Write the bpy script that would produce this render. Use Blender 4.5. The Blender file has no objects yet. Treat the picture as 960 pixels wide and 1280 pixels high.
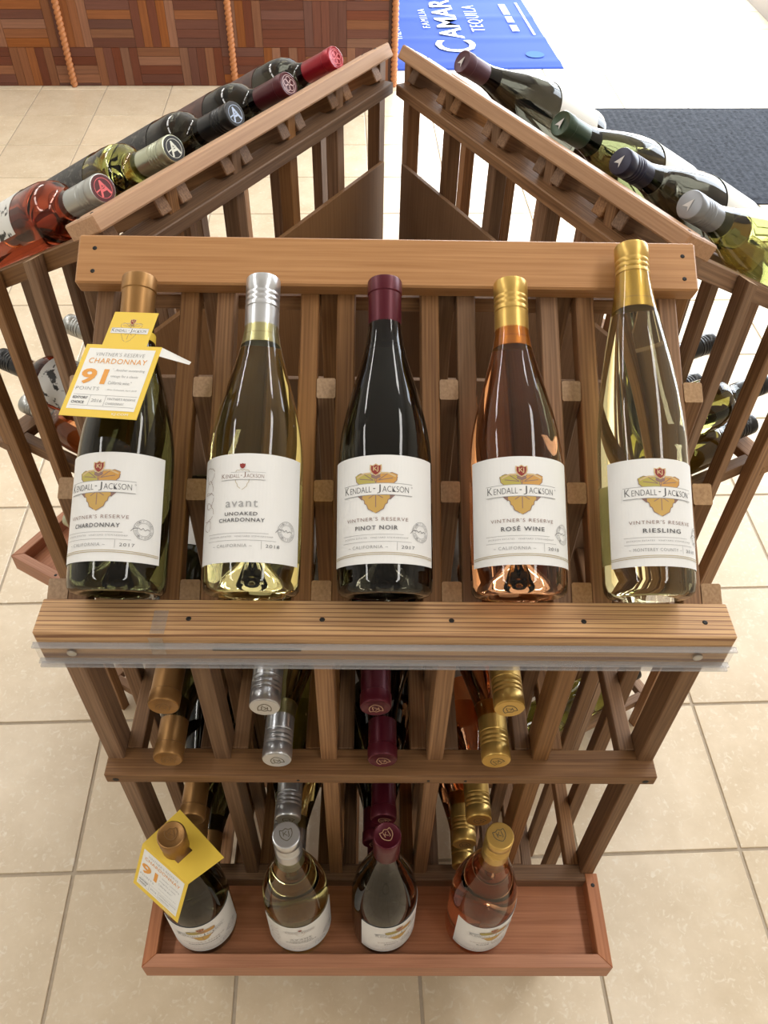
import bpy, bmesh, math, random
from mathutils import Matrix, Vector
random.seed(7)
SC = bpy.context.scene
COL = SC.collection
R = math.radians

# ------------------------------------------------------------------ camera
FPX, PITCH, YAW, ROLL = 1052.74, R(46.694), R(1.276), R(1.466)
CAM = Vector((-0.0143, 0.0, 1.5939))
_fw = Vector((math.sin(YAW)*math.cos(PITCH), math.cos(YAW)*math.cos(PITCH), -math.sin(PITCH)))
_rt0 = Vector((math.cos(YAW), -math.sin(YAW), 0)); _up0 = _rt0.cross(_fw)
_rt = _rt0*math.cos(ROLL) + _up0*math.sin(ROLL)
_up = -_rt0*math.sin(ROLL) + _up0*math.cos(ROLL)
cd = bpy.data.cameras.new('camera'); cam = bpy.data.objects.new('camera', cd); COL.objects.link(cam)
cd.sensor_fit = 'VERTICAL'; cd.sensor_height = 36.0; cd.lens = FPX/1280*36.0
cd.clip_start = 0.02; cd.clip_end = 60
cam.matrix_world = Matrix(((_rt.x, _up.x, -_fw.x, CAM.x), (_rt.y, _up.y, -_fw.y, CAM.y), (_rt.z, _up.z, -_fw.z, CAM.z), (0, 0, 0, 1)))
SC.camera = cam
def project(p):
    d = Vector(p)-CAM; w = d.dot(_fw)
    return (480+FPX*d.dot(_rt)/w, 640-FPX*d.dot(_up)/w, w)

# ------------------------------------------------------------------ world, lights, exposure
w = bpy.data.worlds.new('World'); SC.world = w; w.use_nodes = True
bg = w.node_tree.nodes['Background']; bg.inputs[0].default_value = (0.75, 0.87, 1.0, 1); bg.inputs[1].default_value = 1.5
SC.view_settings.view_transform = 'Standard'; SC.view_settings.look = 'None'
SC.view_settings.gamma = 1.0; SC.view_settings.use_curve_mapping = False
SC.view_settings.exposure = -0.34
def area(name, loc, rot, sx, sy, power, col):
    l = bpy.data.lights.new(name, 'AREA'); l.shape = 'RECTANGLE'; l.size = sx; l.size_y = sy; l.energy = power; l.color = col
    o = bpy.data.objects.new(name, l); COL.objects.link(o); o.location = loc; o.rotation_euler = rot
    return o
# daylight at the glass entrance on the right and at the shop window in the far wall
area('daylight_entrance_offscreen', (2.42, 3.55, 1.2), (0, R(90), 0), 2.2, 2.9, 190, (0.88, 0.94, 1.0))
area('daylight_side_window_offscreen', (2.42, 6.6, 1.3), (0, R(90), 0), 2.4, 2.4, 300, (0.90, 0.95, 1.0))
area('daylight_shop_window_offscreen', (1.2, 8.1, 1.3), (R(-90), 0, 0), 1.9, 2.4, 330, (0.90, 0.95, 1.0))
# fluorescent strips in the ceiling, two rows
for xx in (-2.1, 1.35):
    for yy in (-1.0, 0.6, 2.2, 3.8):
        area('ceiling_strip_light_offscreen', (xx, yy, 2.97), (0, 0, 0), 0.28, 1.25, 21, (1.0, 0.97, 0.92))

# ------------------------------------------------------------------ materials
def new_mat(name):
    m = bpy.data.materials.new(name); m.use_nodes = True
    return m, m.node_tree.nodes, m.node_tree.links, m.node_tree.nodes['Principled BSDF']
MATS = {}
def plain(name, col, rough=0.5, metal=0.0, spec=0.5, trans=0.0, ior=1.45, coat=0.0):
    if name in MATS: return MATS[name]
    m, n, l, b = new_mat(name)
    b.inputs['Base Color'].default_value = (*col, 1); b.inputs['Roughness'].default_value = rough
    b.inputs['Metallic'].default_value = metal; b.inputs['Specular IOR Level'].default_value = spec
    b.inputs['Transmission Weight'].default_value = trans; b.inputs['IOR'].default_value = ior
    b.inputs['Coat Weight'].default_value = coat
    MATS[name] = m; return m
def wood(name, dark, light, band=22.0, rough=0.55, var=0.35, contrast=1.0, freq=900.0, warp=9.0, thin=0.0):
    m, n, l, b = new_mat(name)
    tc = n.new('ShaderNodeTexCoord'); oi = n.new('ShaderNodeObjectInfo')
    off = n.new('ShaderNodeVectorMath'); off.operation = 'SCALE'; off.inputs[3].default_value = 7.0
    cx = n.new('ShaderNodeCombineXYZ')
    for k in range(3): l.new(oi.outputs['Random'], cx.inputs[k])
    l.new(cx.outputs[0], off.inputs[0])
    add = n.new('ShaderNodeVectorMath'); add.operation = 'ADD'
    l.new(tc.outputs['Object'], add.inputs[0]); l.new(off.outputs[0], add.inputs[1])
    m1 = n.new('ShaderNodeMapping'); m1.inputs['Scale'].default_value = (1.3, band*2, band*2); l.new(add.outputs[0], m1.inputs[0])
    m2 = n.new('ShaderNodeMapping'); m2.inputs['Scale'].default_value = (9.0, 420, 420); l.new(add.outputs[0], m2.inputs[0])
    n1 = n.new('ShaderNodeTexNoise'); n1.inputs['Scale'].default_value = 1.6; n1.inputs['Detail'].default_value = 3; n1.inputs['Distortion'].default_value = 0.15
    n2 = n.new('ShaderNodeTexNoise'); n2.inputs['Scale'].default_value = 1.0; n2.inputs['Detail'].default_value = 2
    l.new(m1.outputs[0], n1.inputs['Vector']); l.new(m2.outputs[0], n2.inputs['Vector'])
    sep = n.new('ShaderNodeSeparateXYZ'); l.new(add.outputs[0], sep.inputs[0])
    yz = n.new('ShaderNodeMath'); yz.operation = 'MULTIPLY_ADD'; yz.inputs[1].default_value = 0.35; l.new(sep.outputs[2], yz.inputs[0]); l.new(sep.outputs[1], yz.inputs[2])
    ph = n.new('ShaderNodeMath'); ph.operation = 'MULTIPLY'; ph.inputs[1].default_value = freq; l.new(yz.outputs[0], ph.inputs[0])
    wv = n.new('ShaderNodeMath'); wv.operation = 'MULTIPLY_ADD'; wv.inputs[1].default_value = warp; l.new(n1.outputs[0], wv.inputs[0]); l.new(ph.outputs[0], wv.inputs[2])
    sn = n.new('ShaderNodeMath'); sn.operation = 'SINE'; l.new(wv.outputs[0], sn.inputs[0])
    mx = n.new('ShaderNodeMath'); mx.operation = 'MULTIPLY_ADD'; mx.inputs[1].default_value = 0.22*contrast; mx.inputs[2].default_value = 0.0
    l.new(sn.outputs[0], mx.inputs[0])
    if thin:
        mt = n.new('ShaderNodeMapRange'); mt.inputs['From Min'].default_value = 0.45; mt.inputs['From Max'].default_value = 1.0; mt.inputs['To Min'].default_value = 0.12; mt.inputs['To Max'].default_value = -thin
        l.new(sn.outputs[0], mt.inputs[0]); l.new(mt.outputs[0], mx.inputs[2])
    ad = n.new('ShaderNodeMath'); ad.operation = 'ADD'; l.new(mx.outputs[0], ad.inputs[0]); l.new(n2.outputs[0], ad.inputs[1])
    rp = n.new('ShaderNodeValToRGB'); rp.color_ramp.elements[0].position = 0.2; rp.color_ramp.elements[1].position = 0.78
    rp.color_ramp.elements[0].color = (*dark, 1); rp.color_ramp.elements[1].color = (*light, 1)
    l.new(ad.outputs[0], rp.inputs[0])
    hs = n.new('ShaderNodeHueSaturation')
    mr = n.new('ShaderNodeMapRange'); mr.inputs['To Min'].default_value = 1-var; mr.inputs['To Max'].default_value = 1+var*0.6
    l.new(oi.outputs['Random'], mr.inputs[0]); l.new(mr.outputs[0], hs.inputs['Value'])
    ms = n.new('ShaderNodeMath'); ms.operation = 'MULTIPLY'; ms.inputs[1].default_value = 7.31; l.new(oi.outputs['Random'], ms.inputs[0])
    fr = n.new('ShaderNodeMath'); fr.operation = 'FRACT'; l.new(ms.outputs[0], fr.inputs[0])
    mr2 = n.new('ShaderNodeMapRange'); mr2.inputs['To Min'].default_value = 0.82; mr2.inputs['To Max'].default_value = 1.08
    l.new(fr.outputs[0], mr2.inputs[0]); l.new(mr2.outputs[0], hs.inputs['Saturation'])
    l.new(rp.outputs[0], hs.inputs['Color']); l.new(hs.outputs[0], b.inputs['Base Color'])
    b.inputs['Roughness'].default_value = rough; b.inputs['Specular IOR Level'].default_value = 0.35
    bp = n.new('ShaderNodeBump'); bp.inputs['Strength'].default_value = 0.25; bp.inputs['Distance'].default_value = 0.0006
    l.new(ad.outputs[0], bp.inputs['Height']); l.new(bp.outputs[0], b.inputs['Normal'])
    MATS[name] = m; return m
WOOD = wood('rack_wood', (0.155, 0.070, 0.028), (0.35, 0.182, 0.080), 6, 0.55, 0.36, 0.28, 1900, 16)
WOOD_LEDGE = wood('ledge_wood', (0.27, 0.100, 0.024), (0.70, 0.375, 0.115), 4, 0.5, 0.04, 0.06, 1350, 9, 0.34)
WOOD_TOP = wood('top_rail_wood', (0.38, 0.180, 0.072), (0.53, 0.285, 0.13), 4, 0.5, 0.10, 0.25, 420, 9)
WOOD_TRAY = wood('tray_wood', (0.32, 0.120, 0.055), (0.47, 0.200, 0.098), 3, 0.5, 0.08, 0.3, 260, 9)
WOOD_END = wood('end_grain', (0.34, 0.19, 0.09), (0.52, 0.32, 0.165), 40, 0.6, 0.15, 0.2, 900, 9)
PLY = wood('plywood', (0.21, 0.110, 0.052), (0.29, 0.160, 0.08), 2, 0.6, 0.08, 0.2, 80, 9)

def speckled(name, c1, c2, scale, rough, bump=0.0, c3=None, spec=0.5):
    m, n, l, b = new_mat(name)
    tc = n.new('ShaderNodeTexCoord'); oi = n.new('ShaderNodeObjectInfo')
    ge = n.new('ShaderNodeNewGeometry')
    nz = n.new('ShaderNodeTexNoise'); nz.inputs['Scale'].default_value = scale; nz.inputs['Detail'].default_value = 5; nz.inputs['Roughness'].default_value = 0.65
    l.new(ge.outputs['Position'], nz.inputs['Vector'])
    rp = n.new('ShaderNodeValToRGB'); rp.color_ramp.elements[0].position = 0.3; rp.color_ramp.elements[1].position = 0.7
    rp.color_ramp.elements[0].color = (*c1, 1); rp.color_ramp.elements[1].color = (*c2, 1); l.new(nz.outputs[0], rp.inputs[0])
    out = rp.outputs[0]
    if c3:
        n2 = n.new('ShaderNodeTexNoise'); n2.inputs['Scale'].default_value = scale*9; n2.inputs['Detail'].default_value = 4; n2.inputs['Distortion'].default_value = 1.2
        l.new(ge.outputs['Position'], n2.inputs['Vector'])
        r2 = n.new('ShaderNodeValToRGB'); r2.color_ramp.elements[0].position = 0.56; r2.color_ramp.elements[1].position = 0.72
        l.new(n2.outputs[0], r2.inputs[0])
        mx = n.new('ShaderNodeMix'); mx.data_type = 'RGBA'; mx.inputs['B'].default_value = (*c3, 1)
        l.new(r2.outputs[0], mx.inputs['Factor']); l.new(out, mx.inputs['A']); out = mx.outputs['Result']
        hs = n.new('ShaderNodeHueSaturation'); mr = n.new('ShaderNodeMapRange'); mr.inputs['To Min'].default_value = 0.94; mr.inputs['To Max'].default_value = 1.05
        l.new(oi.outputs['Random'], mr.inputs[0]); l.new(mr.outputs[0], hs.inputs['Value']); l.new(out, hs.inputs['Color']); out = hs.outputs[0]
    l.new(out, b.inputs['Base Color']); b.inputs['Roughness'].default_value = rough; b.inputs['Specular IOR Level'].default_value = spec
    if bump:
        bp = n.new('ShaderNodeBump'); bp.inputs['Strength'].default_value = 0.4; bp.inputs['Distance'].default_value = bump
        l.new(nz.outputs[0], bp.inputs['Height']); l.new(bp.outputs[0], b.inputs['Normal'])
    MATS[name] = m; return m
TILE = speckled('floor_tile', (0.58, 0.460, 0.312), (0.70, 0.580, 0.425), 9, 0.30, 0.0006, (0.72, 0.63, 0.50), 0.5)
GROUT = speckled('grout', (0.40, 0.33, 0.25), (0.47, 0.39, 0.30), 60, 0.9)
MATBLACK = speckled('mat_rubber', (0.008, 0.009, 0.013), (0.040, 0.044, 0.054), 60, 0.85, 0.006, None, 0.15)
WALLP = plain('wall_paint', (0.58, 0.55, 0.49), 0.7)
CEIL = plain('ceiling_paint', (0.62, 0.61, 0.58), 0.8)

def glass(name, col, ior=1.42):
    return plain(name, col, 0.0, 0, 0.5, 1.0, ior)
G_DARKGREEN = glass('glass_dark_green', (0.085, 0.088, 0.036))
G_BLACK = glass('glass_black', (0.03, 0.028, 0.02))
G_PALE = glass('glass_pale_yellow', (0.88, 0.80, 0.36))
G_PALE2 = glass('glass_pale_riesling', (0.92, 0.88, 0.55))
G_ROSE = glass('glass_rose', (0.84, 0.42, 0.21))
G_RED = glass('glass_red', (0.32, 0.055, 0.022))
G_OLIVE2 = glass('glass_deep_olive', (0.19, 0.19, 0.055))
G_OLIVE = glass('glass_olive', (0.34, 0.34, 0.09))
PAPER = plain('label_paper', (0.80, 0.80, 0.80), 0.55)
PAPER2 = plain('label_paper_cream', (0.75, 0.74, 0.70), 0.6)
INK = plain('ink_dark', (0.10, 0.10, 0.11), 0.6); INKR = plain('ink_brown', (0.26, 0.16, 0.14), 0.6)
INKG = plain('ink_grey', (0.36, 0.36, 0.37), 0.6); GOLDINK = plain('ink_gold', (0.42, 0.33, 0.17), 0.5)
LEAF1 = plain('leaf_yellow_green', (0.47, 0.40, 0.10), 0.6); LEAF2 = plain('leaf_orange', (0.58, 0.31, 0.08), 0.6)
LEAF3 = plain('leaf_amber', (0.55, 0.35, 0.10), 0.6); SHIELD = plain('shield_red', (0.27, 0.035, 0.03), 0.6)
TAN = plain('tan_ink', (0.62, 0.46, 0.25), 0.6)
YELLOW = plain('tag_yellow', (0.80, 0.56, 0.07), 0.5); ORANGE = plain('tag_orange', (0.76, 0.34, 0.07), 0.6); WHITE = plain('tag_white', (0.82, 0.82, 0.80), 0.55)
BRONZE = plain('foil_bronze', (0.31, 0.165, 0.058), 0.40, 0.7); SILVER = plain('cap_silver', (0.60, 0.62, 0.66), 0.28, 0.85)
BURG = plain('foil_burgundy', (0.085, 0.006, 0.016), 0.36, 0.35); GOLD = plain('cap_gold', (0.58, 0.38, 0.11), 0.34, 0.75)
GOLDTOP = GOLD
SILVERTOP = SILVER
NAIL = plain('nail_dark', (0.03, 0.028, 0.027), 0.5, 0.6); STEEL = plain('screw_steel', (0.5, 0.5, 0.5), 0.3, 1.0)

# ------------------------------------------------------------------ mesh helpers
MC = {}
def link(name, me, mat, parent=None, M=None):
    o = bpy.data.objects.new(name, me); COL.objects.link(o)
    if mat and not me.materials: me.materials.append(mat)
    elif mat and me.materials[0] != mat:
        o.material_slots[0].link = 'OBJECT'; o.material_slots[0].material = mat
    if parent: o.parent = parent
    if M is not None: o.matrix_local = M
    return o
def box_mesh(lx, ly, lz, bev=0.0012):
    key = ('box', round(lx, 5), round(ly, 5), round(lz, 5), bev)
    if key in MC: return MC[key]
    bm = bmesh.new(); bmesh.ops.create_cube(bm, size=1.0)
    for v in bm.verts: v.co = Vector((v.co.x*lx, v.co.y*ly, v.co.z*lz))
    if bev: bmesh.ops.bevel(bm, geom=bm.edges[:], offset=bev, segments=1, affect='EDGES')
    me = bpy.data.meshes.new('box'); bm.to_mesh(me); bm.free(); MC[key] = me; return me
def poly_mesh(key, verts, faces, smooth=False):
    if key and key in MC: return MC[key]
    me = bpy.data.meshes.new('mesh'); me.from_pydata(verts, [], faces); me.update()
    bm = bmesh.new(); bm.from_mesh(me); bmesh.ops.recalc_face_normals(bm, faces=bm.faces[:]); bm.to_mesh(me); bm.free()
    if smooth:
        for p in me.polygons: p.use_smooth = True
    if key: MC[key] = me
    return me
def T(x, y, z): return Matrix.Translation((x, y, z))
def boxp(name, x0, x1, y0, y1, z0, z1, mat, parent, bev=0.0012, axis=None):
    """box by its bounds; local X runs along the grain (the longest side unless axis says otherwise)"""
    s = (x1-x0, y1-y0, z1-z0); c = ((x0+x1)/2, (y0+y1)/2, (z0+z1)/2)
    k = axis if axis is not None else max(range(3), key=lambda i: s[i])
    if k == 0: me = box_mesh(*s, bev); M = T(*c)
    elif k == 1: me = box_mesh(s[1], s[0], s[2], bev); M = T(*c) @ Matrix.Rotation(R(90), 4, 'Z')
    else: me = box_mesh(s[2], s[1], s[0], bev); M = T(*c) @ Matrix.Rotation(R(-90), 4, 'Y')
    return link(name, me, mat, parent, M)
def lathe_mesh(key, prof, seg=40, smooth=True, sharp=None):
    if key in MC: return MC[key]
    verts = []; faces = []; rings = []
    for r, z in prof:
        if r < 1e-6: rings.append([len(verts)]); verts.append((0, 0, z))
        else:
            rings.append(list(range(len(verts), len(verts)+seg)))
            for k in range(seg):
                a = 2*math.pi*k/seg; verts.append((r*math.sin(a), -r*math.cos(a), z))
    for A, B in zip(rings, rings[1:]):
        if len(A) == 1 and len(B) == 1: continue
        for k in range(seg):
            k2 = (k+1) % seg
            if len(A) == 1: faces.append((A[0], B[k2], B[k]))
            elif len(B) == 1: faces.append((A[k], A[k2], B[0]))
            else: faces.append((A[k], A[k2], B[k2], B[k]))
    me = poly_mesh(key, verts, faces, smooth)
    if smooth: me.set_sharp_from_angle(angle=R(sharp or 40))
    return me
def empty(name, M):
    o = bpy.data.objects.new(name, None); COL.objects.link(o); o.empty_display_size = 0.05; o.matrix_world = M
    return o
def tag(o, label=None, cat=None, group=None, kind=None):
    if label: o['label'] = label
    if cat: o['category'] = cat
    if group: o['group'] = group
    if kind: o['kind'] = kind
    return o

# ------------------------------------------------------------------ flat artwork (lettering, emblems), bent or laid flat
TXT = {}
def text_geo(s, bold=0.0, spacing=1.0):
    key = (s, bold, spacing)
    if key in TXT: return TXT[key]
    cu = bpy.data.curves.new('t', 'FONT'); cu.body = s; cu.size = 1.0; cu.resolution_u = 3; cu.offset = bold; cu.space_character = spacing
    cu.fill_mode = 'FRONT'
    o = bpy.data.objects.new('t', cu); COL.objects.link(o)
    dg = bpy.context.evaluated_depsgraph_get(); dg.update()
    me = bpy.data.meshes.new_from_object(o.evaluated_get(dg))
    vs = [(v.co.x, v.co.y) for v in me.vertices]; fs = [tuple(p.vertices) for p in me.polygons]
    bpy.data.objects.remove(o); bpy.data.curves.remove(cu); bpy.data.meshes.remove(me)
    x0 = min(v[0] for v in vs); x1 = max(v[0] for v in vs); y0 = min(v[1] for v in vs); y1 = max(v[1] for v in vs)
    TXT[key] = ([((x-x0)/(x1-x0), (y-y0)/(y1-y0)) for x, y in vs], fs); return TXT[key]
class Art:
    """2D artwork in metres: u across, v up; h is the lift above the surface"""
    def __init__(s): s.L = {}
    def put(s, key, pts, faces, h):
        V, F = s.L.setdefault(key, ([], [])); b = len(V)
        V += [(x, y, h) for x, y in pts]; F += [tuple(i+b for i in f) for f in faces]
    def text(s, key, t, u0, u1, v0, v1, h=0.0005, bold=0.0, spacing=1.0, curve=0.0):
        vs, fs = text_geo(t, bold, spacing); um = (u0+u1)/2
        s.put(key, [(u0+x*(u1-u0), v0+y*(v1-v0)-curve*((u0+x*(u1-u0)-um)/((u1-u0)/2))**2) for x, y in vs], fs, h)
    def line(s, key, pts, wd, h=0.0004):
        P = []; F = []
        for (x0, y0), (x1, y1) in zip(pts, pts[1:]):
            L = math.hypot(x1-x0, y1-y0) or 1e-9; n = max(1, int(L/0.003)); nx, ny = -(y1-y0)/L*wd/2, (x1-x0)/L*wd/2
            for k in range(n):
                a, b2 = k/n, (k+1)/n; i = len(P)
                xa, ya, xb, yb = x0+(x1-x0)*a, y0+(y1-y0)*a, x0+(x1-x0)*b2, y0+(y1-y0)*b2
                P += [(xa-nx, ya-ny), (xb-nx, yb-ny), (xb+nx, yb+ny), (xa+nx, ya+ny)]; F.append((i, i+1, i+2, i+3))
        s.put(key, P, F, h)
    def blob(s, key, c, outline, h=0.0003, rings=4):
        n = len(outline); P = [c]; F = []
        for k in range(1, rings+1):
            P += [(c[0]+(x-c[0])*k/rings, c[1]+(y-c[1])*k/rings) for x, y in outline]
        for k in range(n): F.append((0, 1+k, 1+(k+1) % n))
        for q in range(rings-1):
            for k in range(n): F.append((1+q*n+k, 1+q*n+n+k, 1+q*n+n+(k+1) % n, 1+q*n+(k+1) % n))
        s.put(key, P, F, h)
    def rect(s, key, u0, u1, v0, v1, h=0.0003):
        n = max(1, int((u1-u0)/0.004)); P = []; F = []
        for k in range(n+1): x = u0+(u1-u0)*k/n; P += [(x, v0), (x, v1)]
        for k in range(n): F.append((2*k, 2*k+2, 2*k+3, 2*k+1))
        s.put(key, P, F, h)
    def ring(s, key, c, r, wd, h=0.0004, n=28):
        s.line(key, [(c[0]+r*math.cos(2*math.pi*k/n), c[1]+r*math.sin(2*math.pi*k/n)) for k in range(n+1)], wd, h)
    def build(s, mapper, parent, mats, names, ck=None):
        for key, (V, F) in s.L.items():
            mk = ('art', ck, key) if ck else None
            me = MC.get(mk) or poly_mesh(mk, [mapper(*v) for v in V], F)
            o = link(names.get(key, 'lettering'), me, mats[key], parent)
            if key in ('inkg', 'gold', 'vein'): o['kind'] = 'stuff'
def bend(r): return lambda u, v, h: ((r+h)*math.sin(u/r), -(r+h)*math.cos(u/r), v)
def flat(): return lambda u, v, h: (u, v, h)
AM = dict(brand=INK, ink=INK, inkr=INKR, inkg=INKG, gold=GOLDINK, leaf1=LEAF1, leaf2=LEAF2, leaf3=LEAF3, shield=SHIELD, tan=TAN, paper=PAPER, white=WHITE, orange=ORANGE, vein=INKR)
AN = dict(brand='brand_lettering', ink='lettering', inkr='lettering', inkg='fine_print', gold='border_line', leaf1='vine_leaf', leaf2='vine_leaf', leaf3='vine_leaf', shield='shield_emblem', tan='shield_monogram', paper='name_banner', white='panel', orange='lettering', vein='leaf_vein')
def leaf_outline(cx, cy, sx, sy, rot, n=40):
    P = []
    for k in range(n):
        a = 2*math.pi*k/n
        r = 0.88+0.10*math.cos(3*a)+0.06*math.cos(a)+0.045*math.cos(13*a)+0.16*max(0.0, math.cos(a))**10
        x, y = r*math.cos(a)*sx, r*math.sin(a)*sy
        P.append((cx+x*math.cos(rot)-y*math.sin(rot), cy+x*math.sin(rot)+y*math.cos(rot)))
    return P
def shield_outline(cx, cy, w_, h_):
    pts = [(-.5, .42), (-.25, .36), (0, .5), (.25, .36), (.5, .42), (.52, .05), (.42, -.2), (.2, -.4), (0, -.5), (-.2, -.4), (-.42, -.2), (-.52, .05)]
    return [(cx+x*w_, cy+y*h_) for x, y in pts]
def emblem(A, cx, cy, k=1.0, banner=True):
    """vine leaves under a monogram shield with the name banner across"""
    A.blob('leaf1', (cx-0.0075*k, cy+0.005*k), leaf_outline(cx-0.0075*k, cy+0.005*k, 0.0098*k, 0.0085*k, R(150)), 0.00025)
    A.blob('leaf2', (cx+0.0075*k, cy+0.005*k), leaf_outline(cx+0.0075*k, cy+0.005*k, 0.0098*k, 0.0085*k, R(30)), 0.00027)
    A.blob('leaf3', (cx, cy-0.0085*k), leaf_outline(cx, cy-0.0085*k, 0.0118*k, 0.0135*k, R(-90)), 0.00026)
    for (x, y, dx, dy) in ((-0.002, 0.006, -0.012, 0.002), (-0.002, 0.006, -0.008, 0.006), (0.002, 0.006, 0.012, 0.002), (0.002, 0.006, 0.008, 0.006), (0, -0.003, 0, -0.015), (0, -0.006, -0.006, -0.004), (0, -0.006, 0.006, -0.004)):
        A.line('vein', [(cx+x*k, cy+y*k), (cx+(x+dx)*k, cy+(y+dy)*k)], 0.0007*k, 0.00032)
    A.line('vein', leaf_outline(cx-0.0075*k, cy+0.005*k, 0.0098*k, 0.0085*k, R(150))+[], 0.0006*k, 0.00031)
    A.line('vein', leaf_outline(cx+0.0075*k, cy+0.005*k, 0.0098*k, 0.0085*k, R(30))+[], 0.0006*k, 0.00031)
    A.line('vein', leaf_outline(cx, cy-0.0085*k, 0.0118*k, 0.0135*k, R(-90))+[], 0.0006*k, 0.00031)
    A.blob('vein', (cx, cy+0.0095*k), [(cx+0.0042*k*math.cos(q*.7), cy+(0.0095+0.0022*math.sin(q*.7))*k) for q in range(9)], 0.0003, 2)
    for s in (-1, 1):
        A.blob('vein', (cx+s*0.0115*k, cy-0.0088*k), [(cx+s*0.0075*k, cy-0.0072*k), (cx+s*0.0160*k, cy-0.0072*k), (cx+s*0.0120*k, cy-0.0112*k)], 0.00024, 2)
        A.line('tan', [(cx+s*0.004*k, cy+0.0125*k), (cx+s*0.010*k, cy+0.0125*k), (cx+s*0.0165*k, cy+0.0095*k)], 0.0014*k, 0.00035)
    A.blob('tan', (cx, cy+0.0155*k), shield_outline(cx, cy+0.0155*k, 0.0098*k, 0.0112*k), 0.00036)
    A.blob('shield', (cx, cy+0.0155*k), shield_outline(cx, cy+0.0155*k, 0.0078*k, 0.0092*k), 0.00040)
    A.text('tan', 'KJ', cx-0.0022*k, cx+0.0022*k, cy+0.0135*k, cy+0.0182*k, 0.0005, 0.02)
    if banner:
        A.rect('paper', cx-0.031*k, cx+0.031*k, cy-0.0072*k, cy+0.0030*k, 0.00042)
        for v in (-0.0072, 0.0030):
            A.line('inkg', [(cx-0.031*k, cy+v*k), (cx, cy+(v+0.0004)*k), (cx+0.031*k, cy+v*k)], 0.0005*k, 0.00046)
    A.ring('inkg', (cx+0.0305*k, cy+0.0005*k), 0.0006*k, 0.0003*k, 0.0006, 8)
    # small capitals: the first letters stand taller
    x = cx-0.0295*k
    for t, wd, hh in (('K', 0.0046, 0.0068), ('ENDALL', 0.0200, 0.0052), ('-', 0.0018, 0.0007), ('J', 0.0030, 0.0078), ('ACKSON', 0.0222, 0.0052)):
        y0 = cy-0.0046*k if t != '-' else cy-0.0018*k
        if t == 'J': y0 -= 0.0012*k
        A.text('brand', t, x, x+wd*k, y0, y0+hh*k, 0.0006, -0.012)
        x += wd*k+0.0014*k
def seal(A, cx, cy, r):
    A.ring('inkg', (cx, cy), r, 0.0004); A.ring('inkg', (cx, cy), r*0.66, 0.0003)
    for t, a0, sg in (('FAMILY OWNED', R(165), -1), ('FAMILY FARMED', R(195), 1)):
        n = len(t)
        for i, ch in enumerate(t):
            if ch == ' ': continue
            a = a0+sg*R(150)*i/(n-1); rr = r*0.83; vs, fs = text_geo(ch, 0.0)
            ca, sa = math.cos(a), math.sin(a); P = []
            for x, y in vs:
                lx, ly = (x-.5)*r*0.15, (y-.5)*r*0.2
                tx, ty, nx, ny = (sa, -ca, ca, sa) if sg < 0 else (-sa, ca, -ca, -sa)
                P.append((cx+ca*rr+tx*lx+nx*ly, cy+sa*rr+ty*lx+ny*ly))
            A.put('inkg', P, fs, 0.0005)
    A.line('ink', [(cx-r*1.25, cy-r*.25), (cx-r*1.0, cy+r*.05), (cx-r*.5, cy+.12*r), (cx-r*.3, cy-.05*r), (cx-.1*r, cy+.15*r), (cx+.1*r, cy-.08*r), (cx+.35*r, cy+.08*r), (cx+.6*r, cy-.04*r)], 0.0004, 0.0005)
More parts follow.
